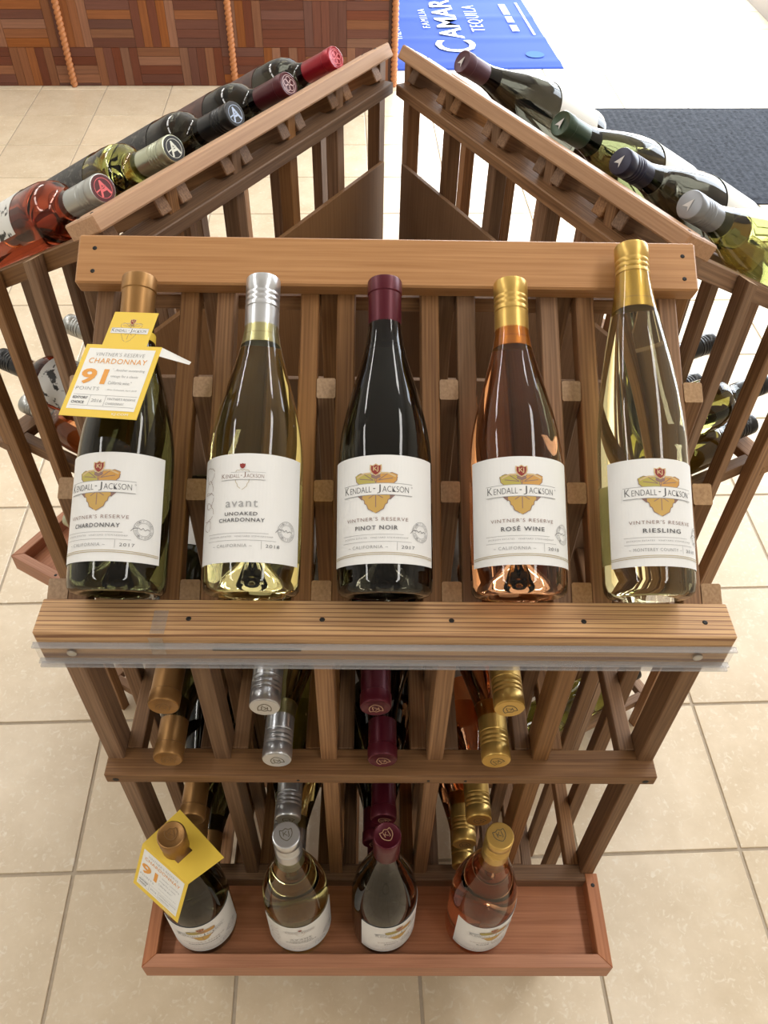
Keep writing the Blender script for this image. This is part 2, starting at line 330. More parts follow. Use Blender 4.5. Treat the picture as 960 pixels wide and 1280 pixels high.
def label_art(kind):
    A = Art(); c = -0.004
    if kind == 'avant':
        c = -0.003
        # pale outline emblem
        A.line('gold', leaf_outline(c, 0.0745, 0.0090, 0.0078, R(-90)), 0.00035, 0.0003)
        A.rect('paper', c-0.019, c+0.019, 0.0725, 0.0790, 0.00036)
        A.line('inkg', [(c-0.019, 0.0725), (c+0.019, 0.0725)], 0.0003); A.line('inkg', [(c-0.010, 0.0790), (c+0.019, 0.0790)], 0.0003)
        A.blob('shield', (c, 0.0845), shield_outline(c, 0.0845, 0.0045, 0.0050), 0.0004)
        x = c-0.0185
        for t, wd, hh in (('K', 0.0030, 0.0042), ('ENDALL', 0.0125, 0.0033), ('-', 0.0011, 0.0005), ('J', 0.0020, 0.0050), ('ACKSON', 0.0140, 0.0033)):
            y0 = 0.0740 if t != '-' else 0.0757
            A.text('inkr', t, x, x+wd, y0, y0+hh, 0.0005, -0.01); x += wd+0.0009
        A.text('inkg', 'avant', c-0.0135, c+0.0135, 0.0480, 0.0540, 0.0005, 0.0, 1.15)
        A.text('ink', 'UNOAKED', c-0.0140, c+0.0135, 0.0405, 0.0437, 0.0005, 0.01, 1.15)
        A.text('ink', 'CHARDONNAY', c-0.0195, c+0.0195, 0.0350, 0.0384, 0.0005, 0.01, 1.15)
        # vine drawing at the left edge
        for (y, sx, rot) in ((0.080, 0.0085, 20), (0.068, 0.0075, -30), (0.057, 0.0090, 25), (0.046, 0.0095, -15), (0.034, 0.0060, -60)):
            A.line('inkr', leaf_outline(-0.0385, y, sx*.75, sx, R(rot)), 0.00035, 0.0004)
    else:
        emblem(A, c, 0.067)
        A.text('inkr', "VINTNER'S RESERVE", c-0.0270, c+0.0270, 0.0370, 0.0402, 0.0005, -0.005, 1.2)
        nm, hw = {'chard': ('CHARDONNAY', 0.0205), 'pinot': ('PINOT NOIR', 0.0180), 'rose': ('ROSÉ WINE', 0.0180), 'riesling': ('RIESLING', 0.0160)}[kind]
        A.text('ink', nm, c-hw, c+hw, 0.0292, 0.0330+(0.001 if kind == 'rose' else 0), 0.0005, 0.012, 1.2)
        for v in (0.0075, 0.0060):
            A.line('gold', [(-0.052+0.104*k/26, v+0.0020*math.cos((k/26-.5)*math.pi)) for k in range(27)], 0.0005)
    A.line('inkg', [(c-0.032, 0.0252), (c+0.023, 0.0252)], 0.0003); A.line('inkg', [(c-0.032, 0.0190), (c+0.030, 0.0190)], 0.0003)
    A.text('inkg', 'JACKSON ESTATES · VINEYARD STEWARDSHIP', c-0.030, c+0.027, 0.0213, 0.0230, 0.0005, 0.0, 1.1)
    A.text('inkg', '~ MONTEREY COUNTY ~' if kind == 'riesling' else '~ CALIFORNIA ~', c-(0.028 if kind == 'riesling' else 0.025), c+(0.016 if kind == 'riesling' else 0.010), 0.0130, 0.0158, 0.0005, 0.0, 1.2)
    A.line('inkg', [(c+0.0175, 0.0185), (c+0.0175, 0.0115)], 0.0003)
    A.text('ink', '2018' if kind in ('avant', 'rose', 'riesling') else '2017', c+0.021, c+0.033, 0.0130, 0.0158, 0.0005, -0.005, 1.15)
    seal(A, c+0.0400, 0.0290, 0.0088)
    return A

# ------------------------------------------------------------------ bottles
RB = 0.0400
PROF = {
 'burgundy': [(0.0, 0.032), (0.004, 0.0315), (0.009, 0.027), (0.019, 0.013), (0.027, 0.0035), (0.032, 0.0), (0.037, 0.0008), (0.0400, 0.004), (0.0408, 0.010), (0.0410, 0.06), (0.0408, 0.114), (0.0400, 0.128), (0.0382, 0.143), (0.0348, 0.160), (0.0304, 0.178), (0.0255, 0.195), (0.0212, 0.211), (0.0178, 0.225), (0.0156, 0.238), (0.0147, 0.254), (0.0143, 0.287), (0.0, 0.287)],
 'flute': [(0.0, 0.004), (0.030, 0.0), (0.034, 0.001), (0.0372, 0.005), (0.0382, 0.012), (0.0384, 0.06), (0.0382, 0.135), (0.0372, 0.155), (0.0350, 0.178), (0.0316, 0.202), (0.0272, 0.228), (0.0226, 0.252), (0.0185, 0.274), (0.0162, 0.290), (0.0150, 0.302), (0.0145, 0.325), (0.0, 0.325)],
 'bordeaux': [(0.0, 0.022), (0.006, 0.020), (0.014, 0.011), (0.024, 0.003), (0.030, 0.0), (0.034, 0.0008), (0.0366, 0.004), (0.0375, 0.010), (0.0375, 0.10), (0.0375, 0.185), (0.0366, 0.197), (0.0338, 0.208), (0.0290, 0.2165), (0.0230, 0.2235), (0.0183, 0.2305), (0.0158, 0.239), (0.0148, 0.250), (0.0144, 0.297), (0.0, 0.297)]}
HT = {'burgundy': 0.290, 'flute': 0.328, 'bordeaux': 0.300}
def cap_mesh(style, H):
    L = 0.066
    if style == 'screw':
        p = [(0.0148, H-L), (0.0154, H-L+0.0006), (0.0154, H-0.0315), (0.0149, H-0.0308), (0.0149, H-0.0300), (0.0155, H-0.0292), (0.0155, H-0.0265), (0.0148, H-0.0255), (0.0148, H-0.0245), (0.0155, H-0.0235), (0.0155, H-0.0215), (0.0148, H-0.0205), (0.0148, H-0.0195), (0.0155, H-0.0185), (0.0155, H-0.0165), (0.0149, H-0.0155), (0.0149, H-0.0148), (0.0156, H-0.0138), (0.0156, H-0.0018), (0.0150, H-0.0004), (0.0140, H), (0.0, H)]
    else:
        p = [(0.0151, H-L), (0.0153, H-L+0.0004), (0.0150, H-0.018), (0.0150, H-0.0150), (0.0158, H-0.0140), (0.0158, H-0.0020), (0.0150, H-0.0004), (0.0142, H), (0.0130, H-0.0008), (0.0, H-0.0008)]
    return lathe_mesh(('cap', style, H), p, 36, True, 35)
def label_mesh(r, z0, z1, half, key):
    k = ('label', key)
    if k in MC: return MC[k]
    V = []; F = []; n = 36
    for q, rr in ((0, r), (1, r+0.0003)):
        for i in range(n+1):
            a = -half+2*half*i/n
            for z in (z0, z1): V.append((rr*math.sin(a), -rr*math.cos(a), z))
    N = 2*(n+1)
    for i in range(n):
        a = 2*i
        F += [(a, a+1, a+3, a+2), (N+a, N+a+2, N+a+3, N+a+1), (a, a+2, N+a+2, N+a), (a+1, N+a+1, N+a+3, a+3)]
    F += [(0, N, N+1, 1), (2*n, 2*n+1, N+2*n+1, N+2*n)]
    return poly_mesh(k, V, F, False)
STYLE = {  # shape, glass, cap style, cap material, cap top material, label
 'chard': ('burgundy', G_DARKGREEN, 'foil', BRONZE, None), 'avant': ('burgundy', G_PALE, 'screw', SILVER, SILVERTOP), 'pinot': ('burgundy', G_BLACK, 'foil', BURG, None),
 'rose': ('burgundy', G_ROSE, 'screw', GOLD, GOLDTOP), 'riesling': ('flute', G_PALE2, 'screw', GOLD, GOLDTOP)}
def add_glass(e, shape, gm):
    return link('glass_body', lathe_mesh(('glass', shape), PROF[shape], 48, True, 60), gm, e)
def add_cap(e, shape, style, cm, topm=None):
    H = HT[shape]; o = link('screw_cap' if style == 'screw' else 'foil_capsule', cap_mesh(style, H), cm, e)
    if topm: link('cap_top', lathe_mesh(('captop', H), [(0.0, H), (0.0142, H), (0.0142, H+0.0003), (0.0, H+0.0003)], 32), topm, o)
    return o
def kj_cap_emblem(cap, H, col, lift=0.0005):
    A = Art(); out = shield_outline(0, 0, 0.0130, 0.0138)
    A.line('e', out+[out[0]], 0.0009, lift); A.text('e', 'KJ', -0.0034, 0.0034, -0.0030, 0.0038, lift, 0.0)
    A.build(lambda u, v, h: (u, v, H+h), cap, dict(e=col), dict(e='shield_emblem'), ('kjcap', H, lift))
LABART = {}
def kj_bottle(kind, M, label, group, spin=0.0, full=True, name='wine_bottle'):
    shape, gm, cs, cm, tm = STYLE[kind]; H = HT[shape]; r = 0.0411 if shape == 'burgundy' else 0.0385
    e = empty(name, M @ Matrix.Rotation(spin, 4, 'Z')); tag(e, label, 'bottle', group)
    add_glass(e, shape, gm); c = add_cap(e, shape, cs, cm, tm)
    kj_cap_emblem(c, H, {'chard': plain('emb_bronze', (0.20, 0.10, 0.03), 0.5), 'pinot': plain('emb_tan', (0.45, 0.26, 0.16), 0.5)}.get(kind, plain('emb_dark', (0.10, 0.085, 0.05), 0.5)))
    z0 = 0.0225; dz = 0.0905
    lb = link('label', label_mesh(r+0.0002, z0, z0+dz, R(74), ('kj', shape)), PAPER, e)
    if full:
        if kind not in LABART: LABART[kind] = label_art(kind)
        b = bend(r+0.0006)
        LABART[kind].build(lambda u, v, h: b(u, v*0.943+z0, h), lb, AM, AN, ('lab', kind))
        if gm in (G_PALE, G_PALE2, G_ROSE):
            link('back_label', label_mesh(r+0.0002, 0.035, 0.105, R(40), ('kjback', shape)), PAPER2, e, Matrix.Rotation(math.pi, 4, 'Z'))
        if cs == 'screw':
            A = Art(); A.text('e', 'KENDALL-JACKSON', -0.014, 0.014, H-0.0580, H-0.0562, 0.0002, 0.0, 1.2)
            bb = bend(0.0155); A.build(bb, c, dict(e=INKR), dict(e='lettering'), ('captext', H))
    return e
def bottle(shape, gm, cs, cm, M, label, group, lab=None, topm=None, emb=None, spin=0.0):
    """other bottle; lab=(material, z0, z1, half angle), emb=(kind, material)"""
    H = HT[shape]; e = empty('wine_bottle', M @ Matrix.Rotation(spin, 4, 'Z')); tag(e, label, 'bottle', group)
    add_glass(e, shape, gm); c = add_cap(e, shape, cs, cm, topm)
    if lab:
        r = (0.0413 if shape == 'burgundy' else 0.0378)
        l_ = link('label', label_mesh(r, lab[1], lab[2], lab[3], (shape, lab[1], lab[2], lab[3])), lab[0], e)
        if len(lab) > 4:
            A = Art()
            for q in range(4): A.line('inkg', [(-0.018+0.003*q, lab[1]+0.022+0.010*q), (0.018-0.003*q, lab[1]+0.022+0.010*q)], 0.0012)
            A.build(bend(r+0.0003), l_, AM, AN)
    if emb:
        A = Art()
        if emb[0] == 'A':
            A.text('e', 'A', -0.0075, 0.0075, -0.0080, 0.0085, 0.0006, 0.015); A.line('e', [(-0.010, -0.001), (0.004, 0.0015)], 0.0014, 0.0006)
            A.ring('e', (0, 0), 0.0105, 0.0006, 0.0005)
        elif emb[0] == 'scroll':
            for q in range(5): A.ring('e', (0.0055*math.cos(q*1.2566), 0.0055*math.sin(q*1.2566)), 0.0038, 0.0009, 0.0006, 14)
            A.ring('e', (0, 0), 0.0112, 0.0007, 0.0005)
        else:
            A.blob('e', (0, 0.0005), [(0, 0.0075), (0.0050, -0.0060), (0.0010, -0.0025), (-0.0050, -0.0060)], 0.0006, 1)
        ca, sa = math.cos(R(170)), math.sin(R(170))
        A.build(lambda u, v, h: (u*ca-v*sa, u*sa+v*ca, H+h), c, dict(e=emb[1]), dict(e='cap_emblem'))
    return e

# ------------------------------------------------------------------ setting: floor, walls, ceiling
def stuct(o): o['kind'] = 'structure'; return o
TS, TPHI, TX, TY = 0.3124, R(2.16), -0.5554, 0.5817
def tile_xy(i, j):
    u, v = i*TS, j*TS; return (TX+u*math.cos(TPHI)-v*math.sin(TPHI), TY+u*math.sin(TPHI)+v*math.cos(TPHI))
floor = stuct(boxp('floor', -4.0, 2.6, -3.0, 8.2, -0.12, -0.0025, GROUT, None, 0, 0))
tiles = []
for i in range(-12, 12):
    for j in range(-13, 25):
        x, y = tile_xy(i+.5, j+.5)
        if not (-3.85 < x < 2.45 and -2.85 < y < 8.0): continue
        px, py, dep = project((x, y, 0))
        vis = dep > 0.1 and -160 < px < 1120 and -80 < py < 1420
        tiles.append((0 if vis else 1, dep if vis else 99, x, y))
tiles.sort()
tme = box_mesh(TS-0.006, TS-0.006, 0.009, 0.0012)
tbm = []
for k, (q, dep, x, y) in enumerate(tiles):
    if k < 300:
        o = link('floor_tile', tme, TILE, floor, floor.matrix_basis.inverted() @ T(x, y, -0.0045) @ Matrix.Rotation(TPHI, 4, 'Z'))
    else: tbm.append((x, y))
if tbm:
    V = []; F = []; h = (TS-0.006)/2; ca, sa = math.cos(TPHI), math.sin(TPHI)
    for x, y in tbm:
        b = len(V)
        for z in (-0.009, 0.0):
            for sx, sy in ((-1, -1), (1, -1), (1, 1), (-1, 1)): V.append((x+h*(sx*ca-sy*sa), y+h*(sx*sa+sy*ca), z))
        F += [(b+4, b+5, b+6, b+7), (b, b+1, b+5, b+4), (b+1, b+2, b+6, b+5), (b+2, b+3, b+7, b+6), (b+3, b, b+4, b+7)]
    o = link('floor_tile_field', poly_mesh(None, V, F), TILE, floor, floor.matrix_basis.inverted()); o['kind'] = 'stuff'
def multi_box(name, boxes, mat):
    V = []; F = []
    for x0, x1, y0, y1, z0, z1 in boxes:
        b = len(V); V += [(x, y, z) for x in (x0, x1) for y in (y0, y1) for z in (z0, z1)]
        F += [tuple(b+i for i in f) for f in ((0, 1, 3, 2), (4, 6, 7, 5), (0, 4, 5, 1), (2, 3, 7, 6), (0, 2, 6, 4), (1, 5, 7, 3))]
    return stuct(link(name, poly_mesh(None, V, F), mat))
multi_box('wall_left', [(-4.1, -4.0, -3.1, 8.1, 0, 3.0)], WALLP)
multi_box('wall_front', [(-4.1, 2.6, -3.1, -3.0, 0, 3.0)], WALLP)
# far wall with the shop window opening, right wall with the glass entrance opening
multi_box('wall_back', [(-4.1, -0.4, 8.0, 8.05, 0, 3.0), (2.2, 2.45, 8.0, 8.05, 0, 3.0), (-0.4, 2.2, 8.0, 8.05, 0, 0.05), (-0.4, 2.2, 8.0, 8.05, 2.5, 3.0)], WALLP)
multi_box('wall_right', [(2.32, 2.38, -3.0, 2.05, 0, 3.0), (2.32, 2.38, 5.05, 5.4, 0, 3.0), (2.32, 2.38, 7.8, 8.05, 0, 3.0), (2.32, 2.38, 5.4, 7.8, 0, 0.12), (2.32, 2.38, 5.4, 7.8, 2.5, 3.0), (2.32, 2.38, 2.05, 5.05, 2.35, 3.0)], WALLP)
multi_box('ceiling', [(-4.1, 2.6, -3.1, 8.2, 3.0, 3.05)], CEIL)
FRAME = plain('aluminium_frame', (0.35, 0.33, 0.31), 0.4, 0.8)
multi_box('baseboard_right', [(2.30, 2.32, 5.05, 8.0, 0, 0.12)], plain('baseboard_grey', (0.30, 0.27, 0.24), 0.6))
multi_box('door_1', [(2.33, 2.37, 2.05, 2.11, 0, 2.35), (2.33, 2.37, 4.99, 5.05, 0, 2.35), (2.33, 2.37, 3.49, 3.61, 0, 2.35), (2.33, 2.37, 2.05, 5.05, 2.29, 2.35)], FRAME)
multi_box('window_2', [(2.33, 2.37, 5.4, 5.46, 0.12, 2.5), (2.33, 2.37, 7.74, 7.8, 0.12, 2.5), (2.33, 2.37, 6.57, 6.63, 0.12, 2.5), (2.33, 2.37, 5.4, 7.8, 2.44, 2.5)], FRAME)
multi_box('window_1', [(-0.4, -0.34, 8.0, 8.05, 0.05, 2.5), (2.14, 2.2, 8.0, 8.05, 0.05, 2.5), (0.87, 0.93, 8.0, 8.05, 0.05, 2.5), (-0.4, 2.2, 8.0, 8.05, 0.05, 0.11), (-0.4, 2.2, 8.0, 8.05, 2.44, 2.5)], FRAME)

# ------------------------------------------------------------------ the rack
A_, PW, YP = 0.2955, 0.0175, 0.4306
SP = (2*A_-PW)/5
Y0 = 0.60
YC = 0.9287
SL = 0.558; SLA = math.atan(SL)
def slope_z(y): return 1.1303+SL*(y-0.6746)
def rack_matrix(th, ox, oy):
    return T(ox, YC+oy, 0) @ Matrix.Rotation(R(th), 4, 'Z') @ T(0, Y0-YC, 0)
MF, ML, MR = rack_matrix(0, 0, 0), rack_matrix(-120.29, 0.0174, 0.0099), rack_matrix(117.61, -0.0058, 0.0036)
def disc(name, x, y, z, ax, r, parent, mat=NAIL):
    me = lathe_mesh(('disc', r), [(0, 0.0006), (r*0.6, 0.0006), (r, 0.0), (r, -0.002), (0, -0.002)], 12, False)
    M = T(x, y, z) @ (Matrix.Rotation(R(90), 4, 'X') if ax == 'y' else Matrix.Identity(4) if ax == 'z' else Matrix.Rotation(SLA, 4, 'X'))
    o = link(name, me, mat, None); o.parent = parent; o.matrix_world = parent.matrix_world @ M if False else o.matrix_world
    return o, M
def post_mesh(y0, y1):
    k = ('post', y0, y1)
    za, zb = slope_z(y0), slope_z(y1); d = (y1-y0)/2; w2 = PW/2; c = 0.0012
    # long axis = local X (up); chamfered on the four long edges
    sec = [(-w2+c, -d), (w2-c, -d), (w2, -d+c), (w2, d-c), (w2-c, d), (-w2+c, d), (-w2, d-c), (-w2, -d+c)]
    V = [(0, x, y) for x, y in sec]+[((za+zb)/2+(zb-za)*(y/(2*d)), x, y) for x, y in sec]
    F = [tuple(range(8)), tuple(range(8, 16))]+[(i, (i+1) % 8, 8+(i+1) % 8, 8+i) for i in range(8)]
    if k in MC: return MC[k]
    me = poly_mesh(k, V, F); me.materials.append(WOOD); me.materials.append(WOOD_END)
    me.polygons[1].material_index = 1
    return me
UPX = Matrix(((0, 1, 0, 0), (0, 0, 1, 0), (1, 0, 0, 0), (0, 0, 0, 1)))   # local X -> up, local Y -> x, local Z -> y
POSTS = [(YP, YP+0.0335), (0.527, 0.5445), (0.6135, 0.631), (0.717, 0.737)]
def child_at(o, parent, M):   # second-level part placed in rack coordinates
    o.parent = parent; o.matrix_parent_inverse = Matrix.Identity(4); o.matrix_local = parent.matrix_basis.inverted() @ M
def make_rack(M, label, tray=True, strip=True):
    e = empty('wine_rack', M); tag(e, label, 'wine rack')
    b = lambda n, x0, x1, y0, y1, z0, z1, m=WOOD, **k: boxp(n, x0, x1, y0-Y0, y1-Y0, z0, z1, m, e, **k)
    xs = [-A_+PW/2+i*SP for i in range(6)]
    for i, x in enumerate(xs):
        for (y0, y1) in POSTS:
            link('post', post_mesh(y0, y1), WOOD, e, T(x, (y0+y1)/2-Y0, 0) @ UPX)
        sides = [1] if i == 0 else [-1] if i == 5 else [-1, 1]
        for s in sides:
            xc = x+s*PW
            L = (0.737-0.4455)/math.cos(SLA); hh = 0.021
            ym = (0.737+0.4455)/2; zm = slope_z(ym)-hh/2/math.cos(SLA)
            link('sloping_rail', box_mesh(L, PW, hh), WOOD, e, T(xc, ym-Y0, zm) @ Matrix.Rotation(SLA, 4, 'X') @ Matrix.Rotation(R(90), 4, 'Z'))
            for zt in (0.7458, 0.4150, 0.075):
                b('bottle_rail', xc-PW/2, xc+PW/2, 0.4435, 0.737, zt-0.021, zt)
    led = b('display_ledge', -0.296, 0.296, 0.4085, 0.4447, 0.9655, 1.010, WOOD_LEDGE)
    r2 = b('front_rail', -0.296, 0.296, 0.411, 0.4433, 0.7294, 0.7458, WOOD)
    b('front_rail', -A_, A_, 0.4215, 0.4433, 0.3855, 0.4165); b('front_rail', -A_, A_, 0.4215, 0.4433, 0.056, 0.075)
    # top rail lies on the slope
    yf, zf = 0.6975, 1.1631; wd, th = 0.0508, 0.0185
    n = Vector((0, -math.sin(SLA), math.cos(SLA))); d = Vector((0, math.cos(SLA), math.sin(SLA)))
    c = Vector((0, yf-Y0, zf))+d*(wd/2)-n*(th/2)
    tr = link('top_rail', box_mesh(0.588, wd, th, 0.0018), WOOD_TOP, e, T(*c) @ Matrix.Rotation(SLA, 4, 'X'))
    b('back_rail', -0.292, 0.292, 0.719, 0.752, 1.121, 1.137); b('back_rail', -A_, A_, 0.722, 0.737, 0.40, 0.4165); b('back_rail', -A_, A_, 0.722, 0.737, 0.056, 0.075)
    b('back_panel', -0.285, 0.285, 0.7372, 0.7432, 0.43, 1.022, PLY, bev=0.0005)
    # nails
    def nail(par, x, y, z, ax, r=0.0026, m=NAIL, nm='nail'):
        me = lathe_mesh(('disc', r), [(0, 0.0007), (r*0.6, 0.0007), (r, 0.0), (r, -0.002), (0, -0.002)], 12, False)
        Rm = {'y': Matrix.Rotation(R(90), 4, 'X'), 'z': Matrix.Identity(4), 's': Matrix.Rotation(SLA, 4, 'X')}[ax]
        o = link(nm, me, m); child_at(o, par, T(x, y-Y0, z) @ Rm); return o
    for x in (-0.285, 0.285, -0.09, 0.05, 0.09): nail(r2, x, 0.411, 0.736, 'y', 0.0036 if abs(x) > .2 else 0.0018)
    for x in (-0.168, -0.055, 0.055, 0.168, 0.272): nail(led, x, 0.424, 1.010, 'z', 0.0024)
    for x in (-0.278, 0.281): 
        for q in (0.012, 0.036):
            p = Vector((x, yf, zf))+d*q; nail(tr, p.x, p.y, p.z, 's', 0.0022)
    if tray:
        x1, yf, yb, zt, zb, t = 0.2998, 0.3122, 0.4306, 0.4184, 0.3813, 0.0165
        def prism(name, quad, z0, z1, alongx):
            cx = sum(q[0] for q in quad)/4; cy = sum(q[1] for q in quad)/4; cz = (z0+z1)/2
            if alongx: f = lambda x, y, z: (x-cx, y-cy, z-cz); Mm = T(cx, cy-Y0, cz)
            else: f = lambda x, y, z: (y-cy, -(x-cx), z-cz); Mm = T(cx, cy-Y0, cz) @ Matrix.Rotation(R(90), 4, 'Z')
            V = [f(x, y, z) for z in (z0, z1) for x, y in quad]
            F = [(0, 1, 2, 3), (4, 5, 6, 7)]+[(i, (i+1) % 4, 4+(i+1) % 4, 4+i) for i in range(4)]
            me = poly_mesh(None, V, F); bm = bmesh.new(); bm.from_mesh(me); bmesh.ops.bevel(bm, geom=bm.edges[:], offset=0.0009, segments=1, affect='EDGES'); bm.to_mesh(me); bm.free()
            return link(name, me, WOOD_TRAY, e, Mm)
        prism('tray_front', [(-x1, yf), (x1, yf), (x1-t, yf+t), (-x1+t, yf+t)], zb, zt, True)
        for s in (-1, 1):
            sd = prism('tray_side', [(s*x1, yf), (s*x1, yb), (s*(x1-t), yb), (s*(x1-t), yf+t)], zb, zt, False)
            nail(sd, s*(x1-t/2), yb-0.016, zt, 'z', 0.0028)
        b('tray_floor', -x1+t, x1-t, yf+t, 0.4216, 0.3855, 0.3935, WOOD_TRAY, bev=0)
    if strip:
        ch = boxp('price_channel', -0.298, 0.298, 0.4056-Y0, 0.4076-Y0, 0.9685, 0.9985, PLASTIC, e, 0.0004)
        for z0, z1 in ((0.9680, 0.9702), (0.9740, 0.9752), (0.9965, 0.9985)):
            o = link('channel_lip', box_mesh(0.596, 0.006, z1-z0, 0.0005), PLASTIC_EDGE); child_at(o, ch, T(0, 0.4045-Y0, (z0+z1)/2))
        for x in (-0.268, 0.268):
            nail(ch, x, 0.4046, 0.985, 'y', 0.0042, STEEL, 'screw')
        o = link('tape_piece', box_mesh(0.012, 0.0004, 0.024, 0), TAPE); child_at(o, ch, T(-0.193, 0.4040-Y0, 0.998))
        o = link('tape_piece', box_mesh(0.012, 0.024, 0.0004, 0), TAPE); child_at(o, ch, T(-0.192, 0.4200-Y0, 1.0104))
        o = link('insert_strip', box_mesh(0.075, 0.0006, 0.004, 0), NAIL); child_at(o, ch, T(-0.110, 0.4046-Y0, 0.9935))
    return e
def clear_plastic(name, fac, tint):
    m, n, l, b = new_mat(name); tr = n.new('ShaderNodeBsdfTransparent'); tr.inputs[0].default_value = (*tint, 1)
    gl = n.new('ShaderNodeBsdfPrincipled'); gl.inputs['Base Color'].default_value = (0.6, 0.6, 0.62, 1); gl.inputs['Roughness'].default_value = 0.12
    mx = n.new('ShaderNodeMixShader'); mx.inputs[0].default_value = fac
    l.new(tr.outputs[0], mx.inputs[1]); l.new(gl.outputs[0], mx.inputs[2]); l.new(mx.outputs[0], n['Material Output'].inputs[0]); return m
PLASTIC = clear_plastic('clear_plastic', 0.10, (0.95, 0.95, 0.95)); PLASTIC_EDGE = clear_plastic('clear_plastic_edge', 0.32, (0.9, 0.9, 0.9)); TAPE = clear_plastic('clear_tape', 0.13, (0.95, 0.95, 0.93))
make_rack(MF, 'wooden wine rack side with white-labelled display bottles, clear price channel and bottle tray')
make_rack(ML, 'wooden wine rack side towards the parquet counter, with a tray and letter-capped bottles', True, False)
make_rack(MR, 'wooden wine rack side towards the black entrance mat, without a tray', False, False)

# ------------------------------------------------------------------ bottles on the racks
BAY = [(i-2)*SP for i in range(5)]
TH = SLA+R(1.8)
def display_matrix(RM, x, lift=0.0, slide=0.0, th=TH, yaw=0.0):
    n = Vector((0, -math.sin(SLA), math.cos(SLA))); d = Vector((0, math.cos(SLA), math.sin(SLA)))
    p = Vector((x, 0.4447-Y0, 1.010))+n*(0.0197+lift)+d*slide
    return RM @ T(*p) @ Matrix.Rotation(yaw, 4, 'Z') @ Matrix.Rotation(-(math.pi/2-th), 4, 'X')
def lying_matrix(RM, x, z, ycap, H, yaw=0.0, tilt=0.0):
    # neck outward (towards -y of the rack), base at the back
    return RM @ T(x, ycap-Y0+H, z) @ Matrix.Rotation(yaw, 4, 'Z') @ Matrix.Rotation(R(90)+tilt, 4, 'X')
KJL = {'chard': 'dark green chardonnay bottle with bronze foil', 'avant': 'clear unoaked chardonnay bottle with silver screw cap', 'pinot': 'black pinot noir bottle with burgundy foil', 'rose': 'pink rosé bottle with gold screw cap', 'riesling': 'tall slim pale riesling bottle with gold screw cap'}
front = ['chard', 'avant', 'pinot', 'rose', 'riesling']
g = 'display bottles leaning on the sloping rails above the ledge'
DX = [0.002, 0.0, -0.002, -0.003, -0.007]
for k, kind in enumerate(front):
    M = display_matrix(MF, BAY[k]+DX[k], yaw=R([0, 0, 0.4, 0, -0.6][k]))
    kj_bottle(kind, M, KJL[kind]+(' leaning against the top rail' if kind == 'riesling' else ' leaning on the slope above the ledge'), g, R([-8, -3, -6, 2, 8][k]))
# bottles standing in the tray
g = 'bottles standing in the front tray'
for kind, x, y, sp in (('chard', -0.2285, 0.3735, 20), ('avant', -0.1035, 0.3735, 14), ('pinot', 0.0065, 0.3735, 32), ('rose', 0.1300, 0.3735, 22)):
    kj_bottle(kind, T(x, y, 0.3935), KJL[kind]+' standing upright in the tray', g, R(sp))
# bottles lying in the bins, necks to the front
for k, kind in enumerate(front[:4]):
    nm = KJL[kind]
    for row, (z, yc, dx) in enumerate(((0.7458+0.0265, 0.416, (0.005, 0.004, 0, 0.005)[k]), (0.7458+0.0268+0.0822, 0.430, (0.012, -0.003, -0.008, 0.010)[k]))):
        kj_bottle(kind, lying_matrix(MF, BAY[k]+dx, z, yc, 0.290, 0), nm+(' lying on the rails under the ledge' if row == 0 else ' lying uppermost under the ledge'), 'bottles lying in the upper bins', R(180-20*row+15*k), False)
    for row, (z, yc, dx) in enumerate(((0.4150+0.0255, 0.430, 0), (0.4150+0.1078, 0.428, -0.006), (0.4150+0.1895, 0.424, 0.004))):
        kj_bottle(kind, lying_matrix(MF, BAY[k]+dx, z, yc, 0.290, 0), nm+(' lying at the bottom behind the tray', ' lying in the middle behind the tray', ' lying uppermost behind the tray')[row], 'bottles lying in the lower bins', R(180+25*row), False)

# left rack
GREYCAP = plain('cap_grey', (0.42, 0.43, 0.42), 0.34, 0.75); GREENCAP = plain('cap_pale_green', (0.46, 0.48, 0.36), 0.32, 0.8)
BLACKCAP = plain('cap_black', (0.012, 0.012, 0.014), 0.3, 0.2); MAROON = plain('foil_maroon', (0.075, 0.006, 0.012), 0.35, 0.2); REDFOIL = plain('foil_red', (0.30, 0.010, 0.022), 0.3, 0.35)
TOPBLK = plain('cap_top_black', (0.018, 0.018, 0.02), 0.4); TOPRED = plain('cap_top_maroon', (0.10, 0.02, 0.025), 0.4)
PINK = plain('emb_pink', (0.80, 0.16, 0.18), 0.5); EWHITE = plain('emb_white', (0.75, 0.78, 0.72), 0.5); EBLUE = plain('emb_blue', (0.50, 0.62, 0.85), 0.5); EPINK2 = plain('emb_pale_pink', (0.62, 0.42, 0.42), 0.5)
def splotch(name, c1, c2, scale, lo, hi):
    m, n, l, b = new_mat(name); tc = n.new('ShaderNodeTexCoord'); nz = n.new('ShaderNodeTexNoise'); nz.inputs['Scale'].default_value = scale; nz.inputs['Detail'].default_value = 4
    rp = n.new('ShaderNodeValToRGB'); rp.color_ramp.elements[0].position = lo; rp.color_ramp.elements[1].position = hi
    rp.color_ramp.elements[0].color = (*c1, 1); rp.color_ramp.elements[1].color = (*c2, 1)
    l.new(tc.outputs['Object'], nz.inputs['Vector']); l.new(nz.outputs[0], rp.inputs[0]); l.new(rp.outputs[0], b.inputs['Base Color']); b.inputs['Roughness'].default_value = 0.5
    return m
LAB_BLK = splotch('label_black_print', (0.012, 0.011, 0.011), (0.12, 0.11, 0.10), 160, 0.5, 0.75)
LAB_BW = splotch('label_white_black', (0.02, 0.02, 0.02), (0.72, 0.72, 0.70), 60, 0.42, 0.46)
LAB_RED = splotch('label_dark_red', (0.03, 0.008, 0.006), (0.11, 0.035, 0.022), 40, 0.3, 0.7)
